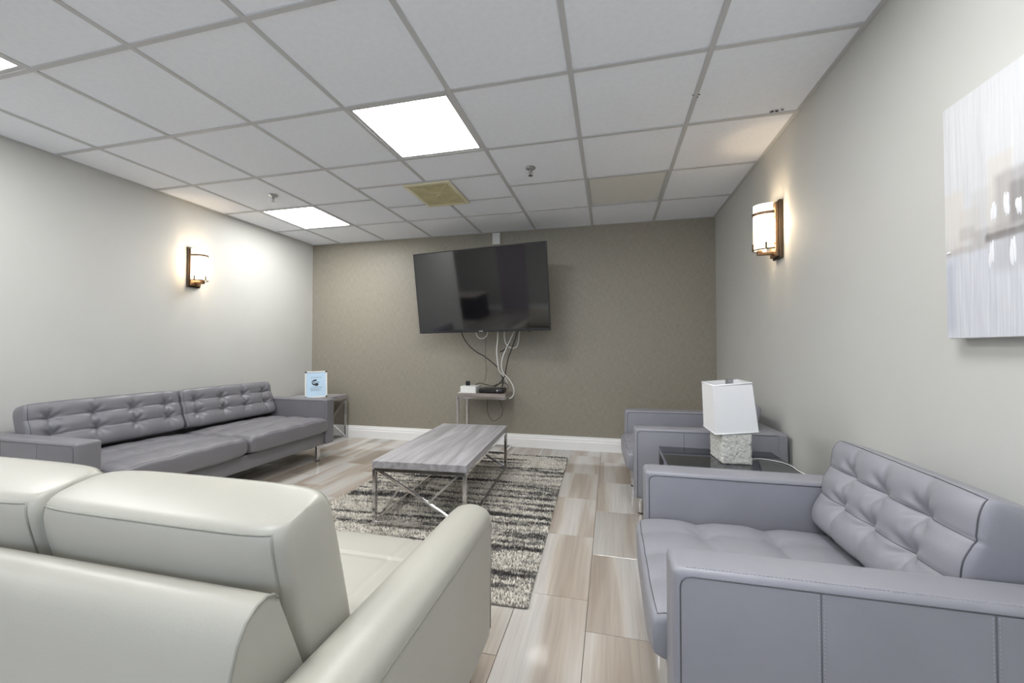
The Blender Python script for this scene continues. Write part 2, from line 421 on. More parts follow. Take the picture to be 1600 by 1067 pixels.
# ceiling: slab, 24 mm tee grid, lay-in tiles
cl = struct(box('ceiling', (XE-.1, YF-.1, HC+.012), (XR+.1, YB+.1, HC+.1), 'tile_c'), 'white suspended ceiling of square lay-in tiles', 'ceiling')
G = .6096
lit = {(3, 1), (0, 3), (0, -1), (5, -1), (3, -3), (-3, -4)}
unlit = {(5, 3)}
ctile_cache = {}
def ceil_tile(xa, xb, ya, yb):
    w, l = round(xb-xa, 4), round(yb-ya, 4)
    if w < .04 or l < .04: return
    if (w, l) not in ctile_cache:
        bm = bmesh.new(); add_box(bm, (-w/2+.009, -l/2+.009, 0), (w/2-.009, l/2-.009, .010), .002, 1)
        me = bpy.data.meshes.new('ceiling_tile'); bm.to_mesh(me); bm.free(); me.materials.append(M['tile_c']); ctile_cache[(w, l)] = me
    o = bpy.data.objects.new('ceiling_tile', ctile_cache[(w, l)]); col.objects.link(o); o.parent = cl
    o.location = ((xa+xb)/2, (ya+yb)/2, HC+.002+random.uniform(-.0008, .0008))
def tee(name, lo, hi):
    if hi[0]-lo[0] < .015 or hi[1]-lo[1] < .015: return
    o = box(name, (lo[0], lo[1], HC-.0035), (hi[0], hi[1], HC+.012), 'tbar', cl, .001, 1); return o
HW = .012
def rowcuts(i):
    r = [j*G for j in range(-8, 6)]
    if i in (2, 3):
        r = [v for v in r if not (2*G+.01 < v < 4*G-.01)] + [1.59, 2.045]; r.sort()
    return r
for i in range(-6, 7):
    xa, xb = i*G, (i+1)*G
    left = XE if i < -1 else XL
    xa2, xb2 = max(xa, XE), min(xb, XR)
    cuts = rowcuts(i)
    segs = [(max(a, YF), min(b, YB)) for a, b in zip([-9]+cuts, cuts+[9]) if min(b, YB) > max(a, YF)]
    for a, b in segs:
        pieces = [(xa2, xb2, a, b)]
        if xa2 < XL-.001:
            if b <= YE+.001: pass
            elif a >= YE: pieces = [(XL, xb2, a, b)] if xb2 > XL else []
            else: pieces = [(xa2, xb2, a, YE)] + ([(XL, xb2, YE, b)] if xb2 > XL else [])
        jj = round(a/G)
        if (i, jj) in lit or (i, jj) in unlit: pieces = []
        for pc in pieces: ceil_tile(*pc)
    for cy in cuts:
        if YF+.02 < cy < YB-.02:
            xs = xa2
            if xs < XL and cy > YE: xs = XL
            if xb2 > xs: tee('cross_tee', (max(xs, xa+HW), cy-HW, 0), (min(xb2, xb-HW), cy+HW, 0))
    if XE < xa < XR:
        tee('main_runner', (xa-HW, YF, 0), (xa+HW, YE if xa < XL else YB, 0))
# wall angle trims
for nm, lo, hi in (('wall_angle', (XL, YB-.02, 0), (XR, YB, 0)), ('wall_angle', (XL, YE, 0), (XL+.02, YB-.02, 0)), ('wall_angle', (XR-.02, YF, 0), (XR, YB-.02, 0)), ('wall_angle', (XE, YF, 0), (XR-.02, YF+.02, 0))):
    box(nm, (lo[0], lo[1], HC-.0015), (hi[0], hi[1], HC+.012), 'tbar', cl)
# chipped tile edges
for px, py, s in ((1206, 175, .012), (1213.5, 174, .010), (1222, 172, .007), (1092, 148, .006), (1090, 152, .005), (1083, 149, .004)):
    p = at(px, py, 2, HC-.004)
    V = [(p.x+s*math.cos(a)*random.uniform(.6, 1.5), p.y+s*.6*math.sin(a)*random.uniform(.6, 1.3), p.z+z) for z in (0, .002) for a in [k*math.pi/3 for k in range(6)]]
    raw('chip', V, [tuple(range(6))[::-1], tuple(range(6, 12))]+[(i, (i+1) % 6, 6+(i+1) % 6, 6+i) for i in range(6)], 'chip', cl)

def light_panel(i, j, on, label):
    xa, ya = i*G+HW, j*G+HW; w = G-2*HW
    t = thing('ceiling_light', label, 'ceiling light', (xa+w/2, ya+w/2, HC-.001), 0, 'square ceiling light panels')
    fw = .02 if on else .012
    h = w/2
    for lo, hi in (((-h, -h, 0), (h, -h+fw, .012)), ((-h, h-fw, 0), (h, h, .012)), ((-h, -h+fw, 0), (-h+fw, h-fw, .012)), ((h-fw, -h+fw, 0), (h, h-fw, .012))):
        box('frame', lo, hi, 'tbar', t, .001, 1)
    z = .003 if on else .007
    bm = bmesh.new(); add_box(bm, (-h+fw, -h+fw, z), (h-fw, h-fw, z+.004), 0)
    o = from_bm('diffuser', bm, 'panel' if on else 'panel_off', t)
    return t
for (i, j) in sorted(lit):
    lab = {(3, 1): 'bright square ceiling light panel beside the cream air vent', (0, 3): 'bright square ceiling light panel by the sprinkler near the left wall',
           (5, -1): 'bright square ceiling light panel above the grey armchair under the painting', (3, -3): 'bright square ceiling light panel behind the white sofa', (0, -1): 'bright square ceiling light panel above the long grey sofa, close to its near arm'}.get((i, j), 'bright square ceiling light panel over the low dark counter')
    light_panel(i, j, True, lab)
light_panel(5, 3, False, 'unlit grey square light panel in the ceiling near the right wall')

# air vent straddling a runner
vt = thing('air_vent', 'cream square ceiling air vent with fine grille', 'air vent', (1.83, 1.84, HC-.004))
vx, vy, vf = .197, .243, .032
for lo, hi in (((-vx, -vy, -.012), (vx, -vy+vf, 0)), ((-vx, vy-vf, -.012), (vx, vy, 0)), ((-vx, -vy+vf, -.012), (-vx+vf, vy-vf, 0)), ((vx-vf, -vy+vf, -.012), (vx, vy-vf, 0))):
    box('frame', lo, hi, 'vent', vt, .003, 2)
box('grille', (-vx+vf, -vy+vf, -.004), (vx-vf, vy-vf, 0), 'vent_in', vt)
for q in range(20):
    yy = -vy+vf+.010+q*(2*(vy-vf)-.02)/19
    box('slat', (-vx+vf, yy-.003, -.008), (vx-vf, yy+.003, -.004), 'vent_in', vt)
for q in range(2):
    s = (-1, 1)[q]
    bars('diagonal_rib', [((-(vx-vf), -s*(vy-vf), -.009), (vx-vf, s*(vy-vf), -.009))], .004, 'vent', vt)
box('hub', (-.02, -.016, -.012), (.02, .016, -.004), 'vent', vt, .003, 1)
# sprinklers
for (sx, sy, lab) in ((.458, 1.541, 'chrome fire sprinkler head beside the light near the left wall'), (2.674, 1.549, 'chrome fire sprinkler head in the ceiling tile right of the cream vent')):
    t = thing('fire_sprinkler', lab, 'sprinkler', (sx, sy, HC-.0008), 0, 'ceiling fire sprinklers')
    lathe('escutcheon', [(.036, 0), (.036, -.004), (.026, -.012), (.014, -.016), (.0135, -.016)], 'brushed', t)
    lathe('nozzle', [(.010, -.014), (.010, -.028), (.006, -.032)], 'brushed', t, 16)
    for s in (-1, 1):
        tube('frame_arm', spline([(s*.008, 0, -.028), (s*.014, 0, -.040), (s*.004, 0, -.054)]), .0022, 'brushed', t, 6)
    tube('bulb', [(0, 0, -.032), (0, 0, -.052)], .0025, 'legwood', t, 8)
    lathe('deflector', [(.004, -.052), (.017, -.055), (.017, -.057), (.003, -.058)], 'brushed', t, 20)

# ------------------------------------------------------------------ upholstery
def cushion_grid(w, h, t, p, tuft, nx, ny, puff, cr=.02, backp=None, flat_back=False, crisp=False):
    """pillow in local u (width), v (0..h), n (0..t); returns verts, faces, surf()"""
    cols, rows, vs, D = tuft if tuft else (0, 0, [], 0)
    us = [(-w/2 + w*(i+.5)/cols) for i in range(cols)] if cols else []
    if cols == 3: us = [-w*.25, 0, w*.25]
    def E(a): return np.clip(1-np.abs(a)**p, 0, 1)**(1/p)
    def surf(a, b, front=True):
        u = w/2*a*(1-cr*np.abs(b)**8); v = h/2+h/2*b*(1-cr*np.abs(a)**8)
        e = E(a)*E(b)
        base = t/2 + (t/2)*e*(1 if front else -1)
        if front:
            base = base + puff*(1-a*a)*(1-b*b)
            wgt = np.clip(e*1.2, 0, 1)
            dip = np.zeros_like(u)
            if cols:
                vv = [h*x for x in vs]
                for y in vv:
                    dv = v-y; dip += .004*np.exp(-(dv/.006)**2)+(0 if crisp else .011)*np.exp(-(dv/.040)**2)
                for x in us:
                    du = u-x; dip += (.004 if crisp else .0022)*np.exp(-(du/.005)**2)+(0 if crisp else .006)*np.exp(-(du/.035)**2)
                    for y in ([] if crisp else vv):
                        dv = v-y; d = np.sqrt(du*du+dv*dv)+1e-6
                        dip += D*np.exp(-(d/.026)**2)+D*.35*np.exp(-(d/.065)**2)
                        th = np.arctan2(dv, du)
                        dip += .0035*np.cos(th*6+x*40+y*23)*np.exp(-((d-.035)/.026)**2)
            base = base - dip*wgt
        else:
            if flat_back: base = np.minimum(base, t*.12)
        return u, v, base
    def knots(n):
        s = np.linspace(-1, 1, n+1); return np.sign(s)*(1-(1-np.abs(s))**1.6)
    a, b = np.meshgrid(knots(nx), knots(ny))
    fu, fv, fn = surf(a, b, True); bu, bv, bn = surf(a, b, False)
    V = np.concatenate([np.stack([fu, fv, fn], -1).reshape(-1, 3), np.stack([bu, bv, bn], -1).reshape(-1, 3)])
    n1 = (nx+1)*(ny+1); F = []
    for j in range(ny):
        for i in range(nx):
            q = j*(nx+1)+i; F.append((q, q+1, q+nx+2, q+nx+1)); F.append((n1+q, n1+q+nx+1, n1+q+nx+2, n1+q+1))
    return V, F, surf
def cushion(name, w, h, t, mtx, m, parent, p=7, tuft=None, nx=60, ny=40, puff=.01, pm=None, pr=.0028, cr=.02, loops=(.955,), back_loop=None, flat_back=False, seams=(), crisp=False):
    V, F, surf = cushion_grid(w, h, t, p, tuft, nx, ny, puff, cr, flat_back=flat_back, crisp=crisp)
    V = [mtx @ Vector(v) for v in V]
    bm = bmesh.new(); vs = [bm.verts.new(v) for v in V]
    for f in F: bm.faces.new([vs[i] for i in f])
    bmesh.ops.remove_doubles(bm, verts=bm.verts, dist=1e-5)
    o = from_bm(name, bm, m, parent, True)
    def loop(s, front, r=pr, mm=pm):
        ts = np.linspace(0, 1, 41)[:-1]*2*s-s
        A = np.concatenate([ts, np.full(40, s), -ts, np.full(40, -s)]); B = np.concatenate([np.full(40, -s), ts, np.full(40, s), -ts])
        u, v, n = surf(A, B, front)
        tube('piping', [mtx @ Vector(x) for x in zip(u, v, n)], r, mm, o, 6, True)
    for y in seams:
        A = np.linspace(-.955, .955, 90); B = np.full(90, 2*y-1)
        u, v, n = surf(A, B, True)
        tube('seam', [mtx @ Vector(x) for x in zip(u, v, n+.0002)], .0012, pm, o, 5)
    if pm:
        for s in loops: loop(s, True)
        if back_loop: loop(back_loop, False)
    return o

def seam(name, P, parent, r=.0016, m='piping'): return tube(name, P, r, m, parent, 6)
def stitches(name, P, parent, step=.008, ln=.0045, r=.0008, m='stitch'):
    """a row of thread stitches along a polyline, one part"""
    P = [Vector(p) for p in P]; V = []; F = []
    for a, b in zip(P[:-1], P[1:]):
        d = b-a; L_ = d.length
        if L_ < 1e-6: continue
        d /= L_; s = 0
        while s+ln <= L_:
            v, f = tube_geo([a+d*s, a+d*(s+ln)], r, 4); k0 = len(V); V += v; F += [tuple(i+k0 for i in ff) for ff in f]; s += step
    return raw(name, V, F, m, parent)

def grey_seat(name, label, cat, loc, rz, width, ncush, cols, group=None, back_lean=17, LM='leather'):
    """Local frame: +x is the front, y the width, base on z = 0."""
    t = thing(name, label, cat, loc, rz, group)
    D0, D1, AW, AH, ZB = -.425, .425, .115, .578, .148
    hw = width/2
    for s in (-1, 1):
        ya, yb = (hw-AW, hw) if s > 0 else (-hw, -hw+AW)
        arm = box('arm', (D0+.045, ya, ZB), (D1, yb, AH), LM, t, .017, 4)
        yo = s*hw; yi = s*(hw-AW); e = .0165
        ins = s*.0045
        for y_, io in ((yo, 1), (yi, 0)):       # piping round the side panel edges
            yy = y_ - (s*.0004 if io else -s*.0004)
            P = [(D1-.016, yy, ZB+.012), (D1-.016, yy, AH-.040), (D1-.0185, yy, AH-.028), (D1-.028, yy, AH-.0185), (D1-.040, yy, AH-.016), (D0+.062, yy, AH-.016)]
            seam('piping', P, arm, .0017)
        for xx in (D1-.285, D1-.57):            # vertical panel seams on the outer side
            seam('panel_seam', [(xx, yo+s*.0003, ZB+.015), (xx, yo+s*.0003, AH-.016)], arm, .0014)
            for dx in (-.005, .005):
                stitches('stitching', [(xx+dx, yo+s*.0004, ZB+.02), (xx+dx, yo+s*.0004, AH-.018)], arm)
        stitches('stitching', [(D1-.03, yo-s*.012, AH+.0003), (D0+.07, yo-s*.012, AH+.0003)], arm)
    box('base', (D0+.06, -hw+AW, ZB), (D1-.022, hw-AW, .262), LM, t, .008, 2)
    bk = box('back', (D0, -hw+.004, ZB), (D0+.105, hw-.004, AH-.004), LM, t, .016, 3)
    seam('piping', [(D0+.012, -hw+.016, AH-.006), (D0+.012, hw-.016, AH-.006)], bk, .0017)
    inner = width-2*AW; cw = inner/ncush
    for c in range(ncush):
        yc = -inner/2+cw*(c+.5)
        # seat cushion: u -> y, v -> x, n -> z
        mt = Matrix(((0, 1, 0, -.235), (1, 0, 0, yc), (0, 0, 1, .258), (0, 0, 0, 1)))
        sc = cushion('seat_cushion', cw-.004, .70, .158, mt, LM, t, 6.5, (cols, 2, (.36, .68), .004), 80 if ncush > 1 else 70, 70, .012, 'piping', .0015, .028, (.955,))
        # back cushion: u -> y, v -> up (leaning), n -> front
        a = R(back_lean); up = Vector((-math.sin(a), 0, math.cos(a))); nr = Vector((math.cos(a), 0, math.sin(a)))
        o = Vector((-.262, yc, .405))
        mt = Matrix(((0, up.x, nr.x, o.x), (1, 0, 0, o.y), (0, up.z, nr.z, o.z), (0, 0, 0, 1)))
        cushion('back_cushion', cw-.006, .318, .15, mt, LM, t, 6.5, (cols, 2, (.36, .68), .018), 200 if ncush > 1 else 150, 100, .012, 'piping', .0017, .035, (.962,), seams=(.36, .68))
    for x_ in (D0+.07, D1-.055):
        for y_ in (-hw+.165, hw-.165):
            lg = lathe('leg', [(.021, ZB+.004), (.021, .1), (.019, .012), (.019, .008)], 'chrome', t, 20, Matrix.Translation((x_, y_, 0)))
            lathe('foot', [(.020, .0085), (.020, .0005), (.018, 0)], 'black', lg, 20, Matrix.Translation((x_, y_, 0)))
    return t

grey_seat('sofa', 'long grey leather tufted sofa with chrome legs against the left wall', 'sofa', (.145, 1.205, 0), 0, 1.99, 2, 4, LM='leather_d')
grey_seat('armchair', 'grey leather tufted armchair under the canvas painting', 'armchair', (3.78, .113, 0), math.pi, .846, 1, 3, 'grey leather armchairs')
grey_seat('armchair', 'grey leather tufted armchair in the corner beside the dark wall', 'armchair', (3.774, 1.765, 0), math.pi+R(2.2), .865, 1, 3, 'grey leather armchairs')

# ---- white sofa, faces the television (+Y)
def white_sofa():
    XA, XB = .86, 2.85
    t = thing('sofa', 'white leather sofa with rounded arms seen from behind, beside the grey armchair', 'sofa', ((XA+XB)/2, -.42, 0))
    ox, oy = (XA+XB)/2, -.42
    AW = .132; ZB = .15; AT = .562
    def rx(pts): return [(x-ox, y-oy, z) for x, y, z in pts]
    for s in (-1, 1):
        xo = XB if s > 0 else XA; xi = xo - s*AW
        # rounded arm cross-section in x,z
        prof = []
        w = AW; r = .062
        lo, hi = min(xo, xi)-ox, max(xo, xi)-ox
        for k in range(13):
            a = math.pi*k/12; cx = (lo+hi)/2
            prof.append((cx+(w/2)*math.cos(a), AT-.05+.05*math.sin(a)**.8 if 0 < k < 12 else AT-.05))
        prof = prof + [(lo+.004, ZB), (hi-.004, ZB)]
        bm = bmesh.new(); n = len(prof); rings = []
        # rounded front end: shrink the last rings
        stations = [(-.845, .90), (-.835, 1), (-.06, 1), (-.028, .985), (-.010, .95), (0, .88)]
        for y, sc in stations:
            cx = (lo+hi)/2
            rings.append([bm.verts.new((cx+(x-cx)*sc, y-oy, ZB+(z-ZB)*(1-(1-sc)*.35))) for x, z in prof])
        for ra, rb in zip(rings[:-1], rings[1:]):
            for i in range(n): bm.faces.new((ra[i], ra[(i+1) % n], rb[(i+1) % n], rb[i]))
        bm.faces.new(rings[0]); bm.faces.new(rings[-1])
        arm = from_bm('arm', bm, 'wleather', t); smooth_by_angle(arm, 50)
        xs = xo - s*.0005
        tube('piping', rx([(xs, -.83, AT-.052), (xs, -.05, AT-.052), (xs-s*.001, -.022, AT-.056), (xs-s*.004, -.008, AT-.066), (xs-s*.006, -.004, AT-.10), (xs-s*.007, -.003, ZB+.01)]), .0022, 'wpiping', arm, 6)
        for yy in (-.06, -.79):
            lathe('leg', [(.024, ZB+.003), (.024, ZB-.004), (.015, .004), (.015, 0)], 'legwood', t, 20, Matrix.Translation((xo-s*.07-ox, yy-oy, 0)))
    box('base', (XA+AW-ox, -.80-oy, ZB), (XB-AW-ox, -.035-oy, .275), 'wleather', t, .01, 2)
    xa, xb = XA+AW+.002-ox, XB-AW-.002-ox
    prof = [(-.60, ZB), (-.677, .52), (-.735, .672), (-.744, .682), (-.757, .686), (-.775, .682), (-.793, .668), (-.806, .645), (-.816, .61), (-.826, .55), (-.836, .45), (-.842, .32), (-.842, ZB)]
    bk = extrude('back', [(y-oy, z) for y, z in prof], 0, xa, xb, 'wleather', t, 42)
    for xx in (xa, xb):
        tube('piping', [(xx, y-oy, z) for y, z in prof[2:]], .0024, 'wpiping', bk, 6)
    inner = XB-XA-2*AW; cw = inner/3
    for c in range(3):
        xc = XA+AW+cw*(c+.5)-ox
        # seat: u -> x, v -> y, n -> z
        mt = Matrix(((1, 0, 0, xc), (0, 1, 0, -.64-oy), (0, 0, 1, .27), (0, 0, 0, 1)))
        cushion('seat_cushion', cw-.004, .645, .155, mt, 'wleather', t, 9, (2, 2, (.42, .74), .001), 110, 110, .006, 'wpiping', .0016, .012, (.965,), crisp=True)
        a = R(14); up = Vector((0, -math.sin(a), math.cos(a))); nr = Vector((0, math.cos(a), math.sin(a)))
        o = Vector((xc, -.665-oy, .425))
        # u -> -x keeps the frame right-handed
        mt = Matrix(((-1, 0, 0, o.x), (0, up.y, nr.y, o.y), (0, up.z, nr.z, o.z), (0, 0, 0, 1)))
        cu = cushion('back_cushion', cw-.004, .355, .165, mt, 'wleather', t, 6, None, 60, 50, .02, 'wpiping', .0022, .03, (.93,), .93)
    return t
white_sofa()

# ------------------------------------------------------------------ rug with real pile
rug = thing('area_rug', 'shaggy grey and cream striped area rug under the coffee table', 'rug', (2.105, 1.50, 0), R(1.8))
RW, RL = 1.50, 2.33
box('backing', (-RW/2, -RL/2, .001), (RW/2, RL/2, .008), 'rugbase', rug, .003, 1)
def pile():
    n = 95000
    x = rng.uniform(-RW/2, RW/2, n); y = rng.uniform(-RL/2, RL/2, n)
    ang = rng.uniform(0, 2*np.pi, n); ln = rng.uniform(.010, .021, n); lean = rng.uniform(.1, .9, n)
    la = rng.uniform(0, 2*np.pi, n); wd = rng.uniform(.0018, .0032, n)
    dx, dy = np.cos(ang)*wd, np.sin(ang)*wd
    lx, ly = np.cos(la)*lean*ln, np.sin(la)*lean*ln
    z0 = np.full(n, .006)
    A = np.stack([x-dx, y-dy, z0], -1); B = np.stack([x+dx, y+dy, z0], -1)
    C = np.stack([x+dx*.9+lx*.45, y+dy*.9+ly*.45, z0+ln*.6], -1); Dd = np.stack([x-dx*.9+lx*.45, y-dy*.9+ly*.45, z0+ln*.6], -1)
    T = np.stack([x+lx, y+ly, z0+ln*(1-.3*lean)], -1)
    V = np.stack([A, B, C, Dd, T], 1).reshape(-1, 3)
    V[:, 0] = np.clip(V[:, 0], -RW/2-.012, RW/2+.012)
    b5 = np.arange(n)*5
    quads = np.stack([b5, b5+1, b5+2, b5+3], -1); tris = np.stack([b5+3, b5+2, b5+4], -1)
    me = bpy.data.meshes.new('pile'); me.vertices.add(len(V)); me.vertices.foreach_set('co', V.ravel())
    nl = n*7; me.loops.add(nl); me.polygons.add(2*n)
    lv = np.concatenate([quads, tris], 1).ravel(); me.loops.foreach_set('vertex_index', lv)
    ls = np.empty((n, 2), int); ls[:, 0] = np.arange(n)*7; ls[:, 1] = ls[:, 0]+4
    me.polygons.foreach_set('loop_start', ls.ravel()); me.update(calc_edges=True); me.validate()
    o = link('pile', me, 'pile', rug); o['kind'] = 'stuff'
pile()

# ------------------------------------------------------------------ tables
def coffee_table():
    t = thing('coffee_table', 'grey wood-top coffee table with chrome diagonal-braced frame on the rug', 'coffee table', (2.10, 1.50, .0275), R(3.5))
    w, l, h = .29, .615, .40-.0275
    box('tabletop', (-w, -l, h-.042), (w, l, h), 'greywood', t, .0015, 1)
    th = .02; zt = h-.042-th/2; zb = th/2; x, y = w-.012, l-.012
    bars('top_rail', [((-x, -y, zt), (x, -y, zt)), ((-x, y, zt), (x, y, zt)), ((-x, -y, zt), (-x, y, zt)), ((x, -y, zt), (x, y, zt))], th, 'chrome', t)
    for sx in (-1, 1):
        for sy in (-1, 1): bars('leg', [((sx*x, sy*y, 0), (sx*x, sy*y, zt))], th, 'chrome', t)
    for sy in (-1, 1): bars('bottom_rail', [((-x, sy*y, zb), (x, sy*y, zb))], th*.8, 'chrome', t)
    for sx in (-1, 1): bars('bottom_rail', [((sx*x, -y, zb), (sx*x, y, zb))], th*.8, 'chrome', t)
    def fp(sy, a, b): return (-x+2*x*a, sy*y, zb+(zt-zb)*b)      # point on an end frame
    for sy in (-1, 1):
        for (a0, b0), (a1, b1) in (((.05, .98), (.98, .03)), ((.03, .03), (.30, .72)), ((.93, .97), (.60, .42))):
            bars('diagonal_brace', [(fp(sy, a0, b0), fp(sy, a1, b1))], th*.62, 'chrome', t)
coffee_table()
def end_table():
    t = thing('side_table', 'grey wood-top chrome side table with cross braces between long sofa and dark wall', 'side table', (-.115, 2.695, 0))
    w, l, h = .255, .295, .52
    box('tabletop', (-w, -l, h-.035), (w, l, h), 'greywood', t, .0015, 1)
    th = .02; zt = h-.035-th/2; zb = th/2; x, y = w-.01, l-.01
    bars('top_rail', [((-x, -y, zt), (x, -y, zt)), ((-x, y, zt), (x, y, zt)), ((-x, -y, zt), (-x, y, zt)), ((x, -y, zt), (x, y, zt))], th, 'chrome', t)
    for sx in (-1, 1):
        for sy in (-1, 1): bars('leg', [((sx*x, sy*y, 0), (sx*x, sy*y, zt))], th, 'chrome', t)
    for sx in (-1, 1):
        bars('bottom_rail', [((sx*x, -y, zb), (sx*x, y, zb))], th*.9, 'chrome', t)
        bars('cross_brace', [((sx*x, -y+.01, zt-.01), (sx*x, y-.01, zb+.01))], th*.65, 'chrome', t)
        bars('cross_brace', [((sx*(x-.003), y-.01, zt-.01), (sx*(x-.003), -y+.01, zb+.01))], th*.65, 'chrome', t)
    for sy in (-1, 1): bars('bottom_rail', [((-x, sy*y, zb), (x, sy*y, zb))], th*.9, 'chrome', t)
end_table()
def c_table():
    t = thing('side_table', 'small C-shaped chrome side table with grey-brown top holding boxes under the television', 'side table', (1.925, 2.845, 0))
    w, d, h = .265, .155, .605
    box('tabletop', (-w, -d, h-.035), (w, d, h), 'brownwood', t, .0015, 1)
    th = .022; zt = h-.035-th/2; zb = th/2; x, y = w-.012, d-.012
    bars('top_rail', [((-x, -y, zt), (x, -y, zt)), ((-x, y, zt), (x, y, zt)), ((x, -y, zt), (x, y, zt)), ((-x, -y, zt), (-x, y, zt))], th, 'chrome', t)
    for sy in (-1, 1): bars('leg', [((-x, sy*y, 0), (-x, sy*y, zt))], th, 'chrome', t)
    bars('base_rail', [((-x, -y, zb), (x, -y, zb)), ((-x, y, zb), (x, y, zb)), ((x, -y, zb), (x, y, zb)), ((-x, -y, zb), (-x, y, zb))], th, 'chrome', t)
c_table()
def glass_table():
    t = thing('side_table', 'chrome side table with smoked glass top between the grey armchairs', 'side table', (3.785, .925, 0))
    w, l, h = .29, .285, .50
    box('glass_top', (-w, -l, h-.010), (w, l, h), 'glass', t, .001, 1)
    th = .022; zt = h-.0105-th/2; x, y = w-.012, l-.012
    bars('top_rail', [((-x, -y, zt), (x, -y, zt)), ((-x, y, zt), (x, y, zt)), ((-x, -y, zt), (-x, y, zt)), ((x, -y, zt), (x, y, zt))], th, 'chrome', t)
    for sx in (-1, 1):
        for sy in (-1, 1): bars('leg', [((sx*x, sy*y, 0), (sx*x, sy*y, zt))], th, 'chrome', t)
    box('lower_shelf', (-x, -y, .16), (x, y, .168), 'glass', t)
glass_table()

# lamp: rough stone block base, square shade knocked askew
def table_lamp():
    t = thing('table_lamp', 'table lamp with rough white stone base and crooked white square shade', 'lamp', (3.815, 1.0, .5), R(4))
    bm = bmesh.new(); add_box(bm, (-.068, -.095, 0), (.068, .095, .15), .006, 2)
    bmesh.ops.subdivide_edges(bm, edges=[e for e in bm.edges if e.calc_length() > .05], cuts=14, use_grid_fill=True)
    for v in bm.verts:
        if .002 < v.co.z:
            n = Vector((v.co.x/.068, v.co.y/.095, 0)); k = random.uniform(-.003, .0015)
            if abs(n.x) > .9: v.co.x += k*math.copysign(1, n.x)
            if abs(n.y) > .9: v.co.y += k*math.copysign(1, n.y)
            if v.co.z > .148: v.co.z += random.uniform(-.002, .001)
    b = from_bm('base', bm, 'stone', t); smooth_by_angle(b, 60)
    lathe('stem', [(.016, .149), (.016, .16), (.008, .163), (.008, .27)], 'brushed', t, 16)
    lathe('socket', [(.017, .27), (.017, .33), (.019, .335), (.019, .408), (.016, .411)], 'brushed', t, 20)
    # shade: tapered square shell leaning
    sh = thing_part = bpy.data.objects.new('shade', None)
    lean = Matrix.Translation((0, 0, .15)) @ Euler((R(1), R(-4.5), 0)).to_matrix().to_4x4()
    a0, a1, hgt, tk = .098, .090, .245, .003
    bm = bmesh.new(); rings = []
    for (a, z) in ((a0, 0), (a1, hgt), (a1-tk, hgt), (a0-tk, 0)):
        rings.append([bm.verts.new(lean @ Vector((sx*a, sy*a, z))) for sx, sy in ((-1, -1), (1, -1), (1, 1), (-1, 1))])
    for k in range(4):
        ra, rb = rings[k], rings[(k+1) % 4]
        for i in range(4): bm.faces.new((ra[i], ra[(i+1) % 4], rb[(i+1) % 4], rb[i]))
    s = from_bm('lamp_shade', bm, 'shade', t)
    for a, z in ((a0+.001, .004), (a1+.001, hgt-.004)):
        P = [lean @ Vector((sx*a, sy*a, z)) for sx, sy in ((-1, -1), (1, -1), (1, 1), (-1, 1))]
        tube('trim', P, .0028, 'shade', s, 6, True)
    bars('spider', [(lean @ Vector((-a1, 0, hgt-.03)), lean @ Vector((a1, 0, hgt-.03))), (lean @ Vector((0, -a1, hgt-.03)), lean @ Vector((0, a1, hgt-.03)))], .003, 'brushed', s, 0)
    bpy.data.objects.remove(sh)
    cord = [(3.885, .99, .5035), (3.95, 1.03, .5035), (4.0, 1.02, .5035), (4.045, .98, .5035), (4.062, .92, .5035), (4.060, .84, .5035), (4.075, .74, .5035), (4.12, .68, .504), (4.17, .65, .508), (4.205, .64, .515)]
    inv = (Matrix.Translation((3.815, 1.0, .5)) @ Matrix.Rotation(R(4), 4, 'Z')).inverted()
    cd_ = tube('cord', spline([inv @ Vector(p) for p in cord]), .003, 'cable_w', t, 8)
    box('plug', (4.200, .628, .503), (4.2345, .652, .527), 'white_pl', cd_, .003, 1, inv)
table_lamp()
